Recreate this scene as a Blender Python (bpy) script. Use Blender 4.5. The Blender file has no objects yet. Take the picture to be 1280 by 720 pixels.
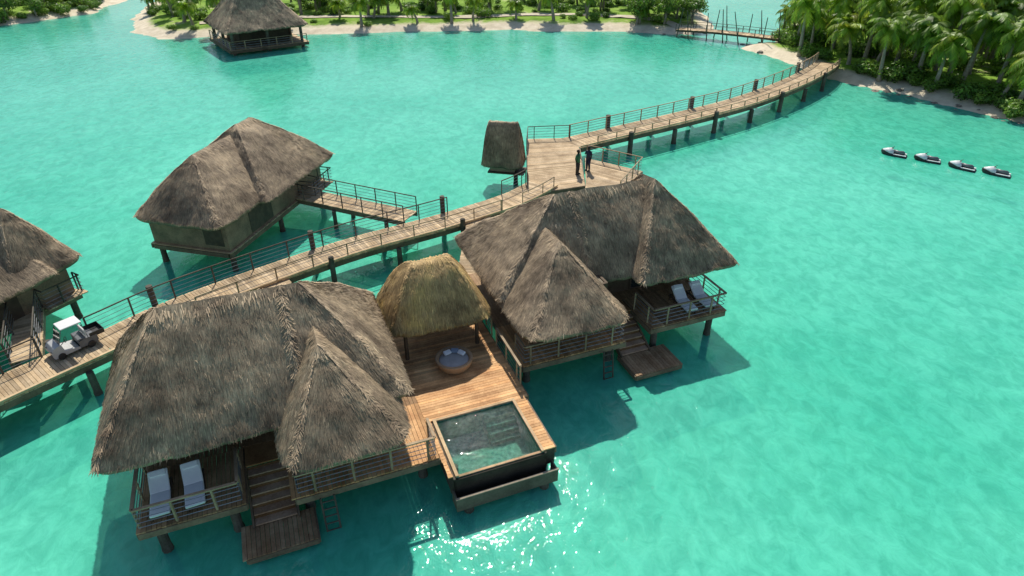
import bpy, bmesh, math, random
import numpy as np
from mathutils import Vector, Matrix, noise
random.seed(7)
R=random.random
def U(a,b): return a+(b-a)*R()
scene=bpy.context.scene
COL=scene.collection
WL=1.0   # water level
# ------------------------------------------------------------------ materials
def newmat(name):
    m=bpy.data.materials.new(name); m.use_nodes=True
    nt=m.node_tree; b=nt.nodes["Principled BSDF"]
    return m,nt,b
def N(nt,t,**k):
    n=nt.nodes.new(t)
    for a,v in k.items():
        if a in n.inputs.keys(): n.inputs[a].default_value=v
        else: setattr(n,a,v)
    return n
def ramp(nt,stops):
    r=nt.nodes.new('ShaderNodeValToRGB'); e=r.color_ramp.elements
    while len(e)<len(stops): e.new(0.5)
    for i,(p,c) in enumerate(stops):
        e[i].position=p; e[i].color=(c[0],c[1],c[2],1)
    return r
def tintmul(nt,colsock):
    a=N(nt,'ShaderNodeAttribute',attribute_name='tint')
    m=N(nt,'ShaderNodeMix',data_type='RGBA',blend_type='MULTIPLY'); m.inputs[0].default_value=1
    nt.links.new(colsock,m.inputs[6]); nt.links.new(a.outputs['Color'],m.inputs[7])
    return m.outputs[2]
def simple(name,c1,c2=None,rough=.6,scale=3.,metal=0,bump=0,tint=True,spec=.5,detail=3):
    m,nt,b=newmat(name)
    if c2 is None: c2=tuple(x*.8 for x in c1)
    tc=N(nt,'ShaderNodeTexCoord'); n=N(nt,'ShaderNodeTexNoise',Scale=scale,Detail=detail)
    nt.links.new(tc.outputs['Object'],n.inputs['Vector'])
    r=ramp(nt,[(.35,c1),(.68,c2)]); nt.links.new(n.outputs['Fac'],r.inputs[0])
    col=r.outputs[0]
    if tint: col=tintmul(nt,col)
    nt.links.new(col,b.inputs['Base Color'])
    b.inputs['Roughness'].default_value=rough; b.inputs['Metallic'].default_value=metal
    b.inputs['Specular IOR Level'].default_value=spec
    if bump:
        bp=N(nt,'ShaderNodeBump',Strength=1.0,Distance=bump); nt.links.new(n.outputs['Fac'],bp.inputs['Height'])
        nt.links.new(bp.outputs[0],b.inputs['Normal'])
    return m
def thatchmat(name,dark,light,moss=None):
    m,nt,b=newmat(name)
    uv=N(nt,'ShaderNodeUVMap'); mp=N(nt,'ShaderNodeMapping'); mp.inputs['Scale'].default_value=(12,1.3,1)
    nt.links.new(uv.outputs[0],mp.inputs[0])
    n=N(nt,'ShaderNodeTexNoise',Scale=1.9,Detail=5,Roughness=.72); nt.links.new(mp.outputs[0],n.inputs['Vector'])
    r=ramp(nt,[(.30,dark),(.70,light)]); nt.links.new(n.outputs['Fac'],r.inputs[0])
    g=N(nt,'ShaderNodeNewGeometry')
    n2=N(nt,'ShaderNodeTexNoise',Scale=.6,Detail=4,Roughness=.7); nt.links.new(g.outputs['Position'],n2.inputs['Vector'])
    r2=ramp(nt,[(.33,(.50,.44,.38)),(.5,(1.0,.93,.83)),(.68,(1.6,1.5,1.33) if not moss else moss)]); nt.links.new(n2.outputs['Fac'],r2.inputs[0])
    mx=N(nt,'ShaderNodeMix',data_type='RGBA',blend_type='MULTIPLY'); mx.inputs[0].default_value=1
    nt.links.new(r.outputs[0],mx.inputs[6]); nt.links.new(r2.outputs[0],mx.inputs[7])
    nt.links.new(tintmul(nt,mx.outputs[2]),b.inputs['Base Color'])
    b.inputs['Roughness'].default_value=.7; b.inputs['Specular IOR Level'].default_value=.4
    bp=N(nt,'ShaderNodeBump',Strength=1.0,Distance=.045); nt.links.new(n.outputs['Fac'],bp.inputs['Height'])
    nt.links.new(bp.outputs[0],b.inputs['Normal'])
    return m
M={}
M['thatch']=thatchmat('thatch',(.115,.09,.062),(.46,.375,.265))
M['thatch_moss']=thatchmat('golden_thatch',(.22,.15,.06),(.66,.50,.25),(1.35,1.26,.9))
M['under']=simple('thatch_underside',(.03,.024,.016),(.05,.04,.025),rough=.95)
def woodmat(name,c1,c2,rough=.6):
    m,nt,b=newmat(name)
    g=N(nt,'ShaderNodeNewGeometry')
    n=N(nt,'ShaderNodeTexNoise',Scale=1.1,Detail=4,Roughness=.65); nt.links.new(g.outputs['Position'],n.inputs['Vector'])
    n2=N(nt,'ShaderNodeTexNoise',Scale=14,Detail=2); nt.links.new(g.outputs['Position'],n2.inputs['Vector'])
    ad=N(nt,'ShaderNodeMath',operation='MULTIPLY_ADD'); ad.inputs[1].default_value=.35
    nt.links.new(n2.outputs['Fac'],ad.inputs[0]); nt.links.new(n.outputs['Fac'],ad.inputs[2])
    r=ramp(nt,[(.48,c1),(.85,c2)]); nt.links.new(ad.outputs[0],r.inputs[0])
    nt.links.new(tintmul(nt,r.outputs[0]),b.inputs['Base Color'])
    b.inputs['Roughness'].default_value=rough; b.inputs['Specular IOR Level'].default_value=.15
    return m
M['deck']=woodmat('weathered_warm_decking',(.42,.205,.08),(.76,.45,.20),.65)
M['walk']=woodmat('weathered_boardwalk_timber',(.34,.235,.13),(.60,.45,.27),.75)
M['dark']=woodmat('dark_stained_timber',(.065,.048,.032),(.14,.10,.065))
M['rail']=woodmat('railing_timber',(.24,.17,.10),(.42,.32,.20))
M['pile']=woodmat('sea_stained_piles',(.06,.052,.04),(.14,.125,.10),.8)
M['weave']=simple('woven_bamboo_panel',(.82,.68,.46),(.88,.76,.54),scale=9,rough=.8)
M['glass']=simple('dark_window_glass',(.02,.03,.03),(.03,.04,.04),rough=.08,spec=.8)
M['shade']=simple('dark_slatted_opening',(.05,.033,.02),(.09,.065,.04),rough=.7)
M['white']=simple('white_fabric',(.84,.84,.85),(.88,.88,.87),rough=.9,scale=5)
M['whitepaint']=simple('white_gloss_paint',(.76,.77,.76),(.82,.82,.80),rough=.35)
M['cream']=simple('cream_grey_fabric',(.42,.40,.38),(.50,.48,.46),rough=.9)
M['blue']=simple('blue_grey_fabric',(.24,.30,.40),(.30,.36,.46),rough=.9)
M['wicker']=simple('brown_wicker',(.38,.23,.12),(.52,.34,.19),rough=.7,scale=40,bump=.01)
M['black']=simple('black_rubber',(.015,.015,.016),(.03,.03,.03),rough=.5)
M['grey']=simple('grey_plastic',(.10,.11,.12),(.16,.17,.18),rough=.4)
M['steel']=simple('steel_cable',(.25,.26,.26),(.35,.36,.35),rough=.4,metal=.6)
M['shell']=woodmat('dark_pool_cladding',(.08,.068,.05),(.16,.135,.10),.8)
M['tile']=simple('green_pool_mosaic',(.035,.15,.115),(.12,.33,.26),rough=.9,scale=7,spec=.1)
M['rock']=simple('shore_rock',(.12,.10,.08),(.32,.28,.22),rough=.9,scale=2,bump=.08)
M['trunk']=simple('palm_trunk',(.22,.19,.14),(.36,.31,.24),rough=.9,scale=5)
def leafmat(name,c1,c2,tl=.5):
    m,nt,b=newmat(name)
    oi=N(nt,'ShaderNodeObjectInfo'); g=N(nt,'ShaderNodeNewGeometry')
    n=N(nt,'ShaderNodeTexNoise',Scale=.8,Detail=2); nt.links.new(g.outputs['Position'],n.inputs['Vector'])
    ad=N(nt,'ShaderNodeMath',operation='MULTIPLY_ADD'); ad.inputs[1].default_value=.4
    nt.links.new(oi.outputs['Random'],ad.inputs[0]); nt.links.new(n.outputs['Fac'],ad.inputs[2])
    r=ramp(nt,[(.4,c1),(.95,c2)]); nt.links.new(ad.outputs[0],r.inputs[0])
    c=tintmul(nt,r.outputs[0]); nt.links.new(c,b.inputs['Base Color'])
    b.inputs['Roughness'].default_value=.45
    tr=N(nt,'ShaderNodeBsdfTranslucent'); nt.links.new(c,tr.inputs[0])
    mx=N(nt,'ShaderNodeMixShader'); mx.inputs[0].default_value=tl
    nt.links.new(b.outputs[0],mx.inputs[1]); nt.links.new(tr.outputs[0],mx.inputs[2])
    nt.links.new(mx.outputs[0],nt.nodes['Material Output'].inputs[0])
    return m
M['palm']=leafmat('palm_fronds',(.13,.28,.03),(.34,.52,.07))
M['leaf']=leafmat('broad_leaves',(.09,.22,.03),(.25,.42,.06))
M['skin']=simple('skin',(.42,.24,.16),(.46,.27,.18),rough=.6)
M['hair']=simple('dark_hair',(.02,.015,.01),(.04,.03,.02),rough=.7)
M['green_shirt']=simple('green_shirt',(.03,.14,.07),(.05,.18,.09),rough=.9)
M['navy']=simple('navy_cloth',(.02,.025,.05),(.03,.04,.08),rough=.9)
M['khaki']=simple('dark_cloth',(.03,.03,.03),(.05,.05,.045),rough=.9)

# ------------------------------------------------------------------ mesh builder
class MB:
    def __init__(s): s.v=[];s.f=[];s.t=[];s.m=[];s.uv=[]
    def add(s,vs,fs,tint=1.,mi=0,uvs=None,tints=None):
        o=len(s.v); s.v.extend([tuple(x) for x in vs])
        for f in fs: s.f.append(tuple(i+o for i in f)); s.m.append(mi)
        s.t.extend(tints if tints else [tint]*len(vs))
        s.uv.extend(uvs if uvs else [(0,0)]*len(vs))
    def hexa(s,c8,tint=1.,mi=0):
        s.add(c8,[(0,3,2,1),(4,5,6,7),(0,1,5,4),(1,2,6,5),(2,3,7,6),(3,0,4,7)],tint,mi)
    def obox(s,c,ux,uy,uz,tint=1.,mi=0):
        c=Vector(c);ux=Vector(ux);uy=Vector(uy);uz=Vector(uz)
        s.hexa([c-ux-uy-uz,c+ux-uy-uz,c+ux+uy-uz,c-ux+uy-uz,c-ux-uy+uz,c+ux-uy+uz,c+ux+uy+uz,c-ux+uy+uz],tint,mi)
    def box(s,x0,x1,y0,y1,z0,z1,T=None,tint=1.,mi=0):
        T=T or (lambda a,b,c:Vector((a,b,c)))
        s.hexa([T(x0,y0,z0),T(x1,y0,z0),T(x1,y1,z0),T(x0,y1,z0),T(x0,y0,z1),T(x1,y0,z1),T(x1,y1,z1),T(x0,y1,z1)],tint,mi)
    def beam(s,a,b,w,h,tint=1.,mi=0):
        a=Vector(a);b=Vector(b);d=(b-a); L=d.length
        if L<1e-5:return
        d/=L; up=Vector((0,0,1)) if abs(d.z)<.95 else Vector((1,0,0))
        x=d.cross(up).normalized(); y=x.cross(d)
        s.obox((a+b)/2,d*L/2,x*w/2,y*h/2,tint,mi)
    def cyl(s,a,b,r1,r2=None,n=8,tint=1.,mi=0):
        s.tube([a,b],[r1,r2 if r2 else r1],n,tint,mi)
    def tube(s,pts,rs,n=8,tint=1.,mi=0,sq=1.0):
        pts=[Vector(p) for p in pts]; vs=[];fs=[]
        for i,p in enumerate(pts):
            d=(pts[min(i+1,len(pts)-1)]-pts[max(i-1,0)]).normalized()
            up=Vector((0,0,1)) if abs(d.z)<.9 else Vector((0,1,0))
            x=d.cross(up).normalized(); y=x.cross(d)
            for k in range(n):
                a=2*math.pi*k/n; vs.append(p+x*math.cos(a)*rs[i]+y*math.sin(a)*rs[i]*sq)
        for i in range(len(pts)-1):
            for k in range(n):
                k2=(k+1)%n; fs.append((i*n+k,i*n+k2,(i+1)*n+k2,(i+1)*n+k))
        fs.append(tuple(range(n))[::-1]); fs.append(tuple((len(pts)-1)*n+k for k in range(n)))
        s.add(vs,fs,tint,mi)
    def loft(s,rings,tint=1.,mi=0):
        n=len(rings[0]);vs=[p for r in rings for p in r];fs=[]
        for i in range(len(rings)-1):
            for k in range(n):
                k2=(k+1)%n; fs.append((i*n+k,i*n+k2,(i+1)*n+k2,(i+1)*n+k))
        fs.append(tuple(range(n))[::-1]); fs.append(tuple((len(rings)-1)*n+k for k in range(n)))
        s.add(vs,fs,tint,mi)
    def obj(s,name,mats,parent=None,smooth=False,origin=None,bevel=0,label=None):
        me=bpy.data.meshes.new(name)
        o=Vector(origin) if origin is not None else (parent.location if parent is not None and parent.get('_w') else Vector((0,0,0)))
        me.from_pydata([(x-o.x,y-o.y,z-o.z) for x,y,z in s.v],[],s.f)
        for k in mats: me.materials.append(M[k] if isinstance(k,str) else k)
        me.polygons.foreach_set('material_index',s.m)
        a=me.attributes.new('tint','FLOAT_COLOR','POINT')
        t=np.ones((len(s.v),4),dtype=np.float32); tv=np.array([x if isinstance(x,(tuple,list)) else (x,x,x) for x in s.t],dtype=np.float32)
        if len(s.v): t[:,:3]=tv
        a.data.foreach_set('color',t.ravel())
        uvl=me.uv_layers.new(name='UVMap'); li=np.empty(len(me.loops),dtype=np.int32); me.loops.foreach_get('vertex_index',li)
        uvl.data.foreach_set('uv',np.array(s.uv,dtype=np.float32)[li].ravel())
        if smooth: me.polygons.foreach_set('use_smooth',[True]*len(me.polygons))
        me.update()
        ob=bpy.data.objects.new(name,me); COL.objects.link(ob)
        if parent is not None: ob.parent=parent
        elif origin is not None: ob.location=o
        if bevel:
            bv=ob.modifiers.new('Bevel','BEVEL'); bv.width=bevel; bv.segments=2
        if label: ob['label']=label
        return ob
def meta(o,label,cat,group=None):
    o['label']=label;o['category']=cat
    if group:o['group']=group
    return o
def thing(name,label,cat,loc=(0,0,0),group=None,world=True):
    e=bpy.data.objects.new(name,None); e.empty_display_size=.3; COL.objects.link(e); e.location=loc
    if world:e['_w']=1
    return meta(e,label,cat,group)
def copy_thing(src,loc,rz=0,sc=1.,tilt=(0,0)):
    n=src.copy(); COL.objects.link(n); n.location=loc; n.rotation_euler=(tilt[0],tilt[1],rz)
    n.scale=(sc,sc,sc) if not isinstance(sc,tuple) else sc
    for c in src.children:
        d=c.copy(); d.parent=n; COL.objects.link(d)
        for e in c.children:
            g=e.copy(); g.parent=d; COL.objects.link(g)
    return n
def smoothpath(p,n=6):
    p=[Vector(q) for q in p]; out=[]
    for i in range(len(p)-1):
        p0=p[max(i-1,0)];p1=p[i];p2=p[i+1];p3=p[min(i+2,len(p)-1)]
        for k in range(n):
            t=k/n
            out.append(.5*((2*p1)+(p2-p0)*t+(2*p0-5*p1+4*p2-p3)*t*t+(3*p1-p0-3*p2+p3)*t**3))
    out.append(p[-1]); return out
def along(path,step):
    res=[];acc=0
    for a,b in zip(path[:-1],path[1:]):
        L=(b-a).length
        if L<1e-6: continue
        d=(b-a)/L
        while acc<=L:
            res.append((a+d*acc,d)); acc+=step
        acc-=L
    return res
def offset(path,w):
    out=[]
    for i,p in enumerate(path):
        d=path[min(i+1,len(path)-1)]-path[max(i-1,0)]; d.z=0; d.normalize()
        out.append(p+Vector((d.y,-d.x,0))*w)
    return out
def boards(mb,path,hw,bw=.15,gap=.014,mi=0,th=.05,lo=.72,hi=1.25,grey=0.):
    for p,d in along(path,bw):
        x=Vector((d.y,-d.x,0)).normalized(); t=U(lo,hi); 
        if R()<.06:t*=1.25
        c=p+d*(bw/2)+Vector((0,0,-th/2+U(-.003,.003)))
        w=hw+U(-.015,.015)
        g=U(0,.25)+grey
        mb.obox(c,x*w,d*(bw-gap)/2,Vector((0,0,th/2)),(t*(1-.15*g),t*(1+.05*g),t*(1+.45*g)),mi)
def polybeam(mb,path,w,h,dz=0,mi=0,tint=1.):
    for a,b in zip(path[:-1],path[1:]):
        mb.beam(a+Vector((0,0,dz)),b+Vector((0,0,dz)),w,h,tint*U(.85,1.15),mi)
def railing(mb,path,h=1.0,sp=1.5,wires=3,pw=.07,cap=.10,wmi=1,mi=0,wr=.014):
    path=[Vector(p) for p in path]
    polybeam(mb,path,cap,.05,h,mi)
    for k in range(wires):
        z=h*(k+.7)/(wires+.6)
        for a,b in zip(path[:-1],path[1:]): mb.cyl(a+Vector((0,0,z)),b+Vector((0,0,z)),wr,n=4,mi=wmi)
    ps=[p for p,_ in along(path,sp)]+[path[-1]]
    for p in ps: mb.obox(p+Vector((0,0,h/2)),(pw/2,0,0),(0,pw/2,0),(0,0,h/2),U(.8,1.15),mi)
def railobj(parent,path,mats=('pile','steel'),**k):
    mb=MB(); railing(mb,path,**k); return mb.obj('railing',list(mats),parent)

# ------------------------------------------------------------------ thatch
def roundpoly(pts,rad):
    out=[];n=len(pts)
    for i in range(n):
        p=Vector(pts[i][:2]);a=Vector(pts[i-1][:2]);b=Vector(pts[(i+1)%n][:2])
        r=pts[i][2] if len(pts[i])>2 else rad
        da=(a-p);db=(b-p); r1=min(r,da.length*.48);r2=min(r,db.length*.48)
        p1=p+da.normalized()*r1;p2=p+db.normalized()*r2
        for k in range(7):
            t=k/6; out.append(p1*(1-t)**2+p*2*t*(1-t)+p2*t*t)
    return out
def thatch(mb,T,pts,A,B,ze,zr,rad=.7,bulge=.05,dens=125,drop=.26,hips=True,capt=1.45,bs=1.,power=1.,fr_=1.):
    poly=roundpoly(pts,rad); poly.append(poly[0].copy())
    P=[];S=[];acc=0;step=.2;L=0
    for a,b in zip(poly[:-1],poly[1:]):
        l=(b-a).length
        if l<1e-6: continue
        while acc<=l:
            P.append(a+(b-a)*acc/l);S.append(L+acc);acc+=step
        acc-=l;L+=l
    n=len(P);A2=Vector(A);B2=Vector(B);AB=B2-A2;l2=max(AB.length_squared,1e-9)
    tgt=[]
    for p in P:
        t=max(0,min(1,(p-A2).dot(AB)/l2)); tgt.append(A2+AB*t)
    seed=U(0,100); Mr=18
    def surf(i,r):
        i=i%n;i0=int(i);fr=i-i0;i1=(i0+1)%n
        e=P[i0]*(1-fr)+P[i1]*fr;g=tgt[i0]*(1-fr)+tgt[i1]*fr
        xy=e*(1-r)+g*r
        h=(r if power==1. or r<=0 else 1-(1-min(r,1))**power)+bulge*math.sin(math.pi*max(0,min(1,r)))
        z=ze+(zr-ze)*h
        w=T(xy.x,xy.y,z)
        q=noise.noise(Vector((w.x*.7+seed,w.y*.7,w.z*.7)))*.10+noise.noise(Vector((w.x*2.6,w.y*2.6+seed,w.z*2.0)))*.07
        if r<.12: q+=noise.noise(Vector((i*.3,seed,3)))*.05*fr_*(1-r/.12)
        w.z+=q*(1-.3*max(r,0))
        return w
    vs=[];uv=[];ts=[];fs=[]
    rows=[k/Mr for k in range(Mr+1)]
    for k,r in enumerate(rows):
        for i in range(n):
            vs.append(surf(i,r)); sl=((P[i]-tgt[i]).length**2+(zr-ze)**2)**.5
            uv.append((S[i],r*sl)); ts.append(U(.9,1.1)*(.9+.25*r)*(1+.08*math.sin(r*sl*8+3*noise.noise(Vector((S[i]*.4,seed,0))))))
    for k in range(Mr):
        for i in range(n):
            j=(i+1)%n; fs.append((k*n+i,k*n+j,(k+1)*n+j,(k+1)*n+i))
    mb.add(vs,fs,1.,0,uv,ts)
    v2=[];t2=[]
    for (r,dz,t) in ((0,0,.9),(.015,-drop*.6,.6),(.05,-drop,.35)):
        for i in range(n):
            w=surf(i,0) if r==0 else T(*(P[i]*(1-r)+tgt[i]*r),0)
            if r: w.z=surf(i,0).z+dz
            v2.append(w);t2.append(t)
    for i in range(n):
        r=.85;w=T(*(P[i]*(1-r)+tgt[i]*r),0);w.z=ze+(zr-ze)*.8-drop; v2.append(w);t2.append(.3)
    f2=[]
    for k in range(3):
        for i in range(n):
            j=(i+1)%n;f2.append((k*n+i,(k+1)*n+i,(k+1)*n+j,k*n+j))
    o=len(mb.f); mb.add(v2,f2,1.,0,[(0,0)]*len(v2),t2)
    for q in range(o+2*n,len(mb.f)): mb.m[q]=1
    def blade(i,r,ln,w,t,lift,side=0):
        ln*=bs;w*=bs; t*=(.9+.25*r)
        i0=int(i)%n; sl=((P[i0]-tgt[i0]).length**2+(zr-ze)**2)**.5+1e-3
        a=surf(i,r);rr=r-ln/sl
        b=surf(i+side,rr) if rr>-.25 else surf(i+side,-.25)
        d=(b-a)
        if d.length<.02:return
        s=d.cross(Vector((0,0,1)))
        if s.length<1e-5:return
        s.normalize(); nn=s.cross(d).normalized()
        if nn.z<0:nn=-nn
        a=a+nn*.01;b=b+nn*lift
        mb.add([a-s*w,a+s*w,b+s*w*.5,b-s*w*.5],[(0,1,2,3)],t,0,[(S[i0],r*sl)]*4)
    area=0
    for i in range(n): area+=step*((P[i]-tgt[i]).length**2+(zr-ze)**2)**.5*.75
    for k in range(int(area*dens)):
        r=R()**1.25
        t=U(.6,1.35)
        if R()<.12:t=U(1.35,1.9)
        blade(U(0,n),r*.96+.01,U(.09,.24),U(.005,.011),t,U(.003,.022),U(-.25,.25))
    for k in range(int(L*60)):
        blade(U(0,n),U(0,.03),U(.05,.15)*fr_,U(.007,.014),U(.5,1.2),U(-.02,.02),U(-.2,.2))
    if hips:
        idx=[]
        for c in pts:
            c2=Vector(c[:2]); idx.append(min(range(n),key=lambda q:(P[q]-c2).length))
        for ic in idx:
            ln=((P[ic]-tgt[ic]).length**2+(zr-ze)**2)**.5
            for k in range(int(ln*110)):
                r=U(.0,1.0); j=U(-.5,.5)*(1-r)**.6
                blade(ic+j,r,U(.12,.26),U(.009,.018),capt*U(.8,1.25),U(.02,.06),U(-1.1,1.1))
        for k in range(int((AB.length+.6)*180)):
            i=U(0,n); blade(i,U(.9,.99),U(.2,.35),U(.01,.02),capt*U(.75,1.2),U(.02,.06),U(-.3,.3))

# ------------------------------------------------------------------ villas complex frame
ang=math.radians(21.5)
WX,WY=math.cos(ang),math.sin(ang); FX,FY=math.sin(ang),-math.cos(ang)
OX,OY=-1.66,21.1
def C(w,f,z): return Vector((OX+w*WX+f*FX,OY+w*WY+f*FY,z))
ZD=2.5
def vpost(parent,p,top=2.25,r=.16,name='support_post'):
    mb=MB(); p=Vector(p); mb.tube([(p.x,p.y,WL-2.6),(p.x,p.y,WL+.08),(p.x,p.y,WL+.25),(p.x,p.y,top)],[r*1.2,r*1.15,r,r],10,1,0)
    return mb.obj(name,['pile'],parent,smooth=False)

def build_villa(sgn,w0,f0,so,si,wingc,wing_in,wing_out,gfront,label,outer,rs1,za,wf,pl):
    T=lambda s,g,z:C(w0+sgn*s,f0+g,z)
    V=thing('overwater_villa',label,'villa',T(4,-4,0),'thatched villas on stilts')
    mb=MB()
    thatch(mb,T,[(si,-8.6),(so+.8,-8.6),(so+.8,-1.05),(4.2,gfront),(si,gfront)],(3.5,-4.75),(rs1,-4.75),4.6,7.85,.6)
    if outer: thatch(mb,T,[(6.1,-8.2,.4),(so+.9,-8.5,.4),(so+.9,-.9,.4),(6.1,-.9,.4)],(rs1-.1,-4.9),(rs1+.1,-4.2),4.6,8.05,.5,bulge=.02)
    thatch(mb,T,[(wing_in,-6,.3),(wing_out,-6,.3),(wing_out,wf,1.2),(wing_in,wf,1.2)],(wingc,-2.3),(wingc,-5.2),4.35,za,.8,bulge=.0,power=1.07,capt=1.35)
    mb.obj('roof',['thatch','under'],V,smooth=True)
    mb=MB()
    for (a,b,c,d) in ((.9,so-.1,-7.8,-3.7),(1.1,4.6,-3.75,-1.4)):
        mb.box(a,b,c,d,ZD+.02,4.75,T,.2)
        for x in np.linspace(a,b,6):
            mb.box(x-.06,x+.06,c-.03,d+.03,ZD,4.8,T,1,1)
        for y in np.linspace(c,d,4):
            mb.box(a-.035,b+.035,y-.06,y+.06,ZD,4.79,T,1,1)
    mb.obj('wall',['weave','dark'],V)
    for (a,b,g) in ((1.4,2.6,-1.4),(2.8,4.3,-1.4)):
        m2=MB(); m2.box(a,b,g+.035,g+.06,ZD+.1,4.6,T); w=m2.obj('window',['glass'],V)
        m3=MB(); m3.box(a-.04,b+.04,g+.061,g+.085,4.55,4.65,T)
        for q in (a,b,(a+b)/2): m3.box(q-.04,q+.04,g+.062,g+.09,ZD+.1,4.6,T)
        m3.box(a-.04,b+.04,g+.061,g+.085,ZD+.05,ZD+.14,T)
        f=m3.obj('frame',['dark'],None,origin=V.location); f.location=(0,0,0); f.parent=w
    m2=MB(); m2.box(so-3.3,so-.5,-3.66,-3.63,ZD+.05,4.6,T); d=m2.obj('door',['glass'],V,label='wide sliding glass door with dark frame')
    m3=MB(); m3.box(so-3.35,so-.45,-3.629,-3.605,4.55,4.65,T)
    for q in (so-3.3,so-1.9,so-.5): m3.box(q-.05,q+.05,-3.628,-3.6,ZD+.05,4.6,T)
    m3.box(so-3.35,so-.45,-3.629,-3.605,ZD+.02,ZD+.1,T)
    f=m3.obj('frame',['dark'],None,origin=V.location); f.location=(0,0,0); f.parent=d
    mb=MB()
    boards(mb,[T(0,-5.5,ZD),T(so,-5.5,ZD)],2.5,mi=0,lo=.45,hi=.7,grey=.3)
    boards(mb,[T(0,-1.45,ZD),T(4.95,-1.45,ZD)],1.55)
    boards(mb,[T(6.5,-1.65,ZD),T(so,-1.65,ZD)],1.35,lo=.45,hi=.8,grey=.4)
    for (a,b,c,d) in ((0,4.95,-8,.1),(6.5,so,-8,-.3)):
        for g in (c,d): mb.beam(T(a,g,ZD-.17),T(b,g,ZD-.17),.08,.24,2.2,1)
        for s_ in (a,b): mb.beam(T(s_,c,ZD-.175),T(s_,d,ZD-.175),.08,.23,2.0,1)
        mb.beam(T(a,(c+d)/2,ZD-.25),T(b,(c+d)/2,ZD-.25),.15,.3,1,1)
    mb.obj('deck',['deck','dark'],V)
    railobj(V,[T(.1,-1.0,ZD),T(.1,.02,ZD),T(4.85,.02,ZD),T(4.85,-1.3,ZD)],('rail','steel'),h=.95,sp=1.3,wires=4,wr=.018)
    railobj(V,[T(6.6,-2.0,ZD),T(6.6,-.38,ZD),T(so-.08,-.38,ZD),T(so-.08,-3.4,ZD)],('rail','steel'),h=.95,sp=1.2,wires=4,wr=.018)
    mb=MB(); nst=6
    for k in range(nst):
        z=ZD-.05-(k+1)*.165; g=-2.0+.30*k
        mb.box(5.05,6.42,g+.0,g+.31,z-.03,z+.03,T,(.7,.85,1.3))
        mb.box(5.06,6.41,g+.002,g+.03,z+.031,z+.134,T,.3)
    for s_ in (5.0,6.47): mb.beam(T(s_,-2.15,ZD-.15),T(s_,-.15,1.35),.07,.26,1.5,1)
    mb.box(5.0,6.45,-3.7,-2.0,ZD-.06,ZD-.003,T,.6)
    mb.obj('stairs',['deck','dark'],V)
    mb=MB(); p0,p1,g0,g1=pl
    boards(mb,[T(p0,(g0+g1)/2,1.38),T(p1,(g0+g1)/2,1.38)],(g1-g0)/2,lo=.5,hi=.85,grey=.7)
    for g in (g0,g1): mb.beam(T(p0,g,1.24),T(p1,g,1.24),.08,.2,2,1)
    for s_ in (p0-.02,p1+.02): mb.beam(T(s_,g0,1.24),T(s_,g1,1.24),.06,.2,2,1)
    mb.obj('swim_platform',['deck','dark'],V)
    mb=MB()
    for q in (3.75,4.2): mb.cyl(T(q,.3,2.4),T(q,.7,.0),.035,n=6)
    for k in range(7): 
        t=k/6.; mb.cyl(T(3.75,.33+.3*t,2.2-1.8*t),T(4.2,.33+.3*t,2.2-1.8*t),.028,n=6)
    mb.obj('ladder',['pile'],V)
    for s_ in (.5,4.6,7.0,so-.5):
        for g in (-7.4,-4.0,-.7): vpost(V,T(s_,g,0))
    for s_ in (p0+.3,p1-.3): vpost(V,T(s_,g1-.3,0),1.2,.1)
    return V,T
V1,T1=build_villa(-1,-2.5,3.75,9.75,.45,3.3,.9,5.15,-1.15,'large thatched villa on stilts with lounger deck beside plunge pool',False,8.1,6.75,.85,(4.5,6.75,-.35,1.0))
V2,T2=build_villa(1,2.2,.1,10.6,-.35,2.6,-.2,4.7,-2.0,'large thatched villa on stilts with flared hip roof and railed deck',True,8.3,6.8,1.05,(4.95,7.3,-.35,1.25))

# loungers
def lounger():
    L=thing('sun_lounger','white cushioned sun lounger on a railed villa deck','lounger',(0,0,0),'sun loungers on villa decks',world=False)
    mb=MB()
    for x in (-.31,.31): mb.box(x-.03,x+.03,-.95,1.0,.24,.31)
    for y in (-.9,.2,.95): mb.box(-.3,.3,y-.03,y+.03,.25,.30)
    for x in (-.29,.29):
        for y in (-.85,.85): mb.box(x-.03,x+.03,y-.03,y+.03,0,.25)
    mb.beam((0,-.2,.3),(0,-.75,.68),.6,.03)
    mb.beam((.25,-.7,.3),(.25,-.62,.62),.03,.03);mb.beam((-.25,-.7,.3),(-.25,-.62,.62),.03,.03)
    mb.obj('frame',['dark'],L)
    mb=MB()
    mb.obox((0,.42,.37),(.31,0,0),(0,.60,0),(0,0,.055))
    d=Vector((0,-.72,.5)).normalized();n=Vector((0,.5,.72)).normalized()
    mb.obox(Vector((0,-.17,.37))+d*.42+n*.02,(.31,0,0),d*.44,n*.055)
    mb.obj('cushion',['white'],L,bevel=.04)
    mb=MB(); mb.obox(Vector((0,-.17,.37))+d*.72+n*.11,(.25,0,0),d*.12,n*.05)
    mb.obj('pillow',['white'],L,bevel=.04)
    return L
L0=lounger()
rzF=math.atan2(FY,FX)-math.pi/2
first=True
for (T,so,sg) in ((T1,9.75,-1),(T2,10.6,1)):
    for ds in (.70,1.72):
        p=T(so-ds,-1.35,ZD+.002)
        rz=rzF+U(-.04,.04)-sg*.06
        sc=(.98,.84,.9)
        if first: L0.location=p;L0.rotation_euler=(0,0,rz);L0.scale=sc;first=False
        else: copy_thing(L0,p,rz,sc)

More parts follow.
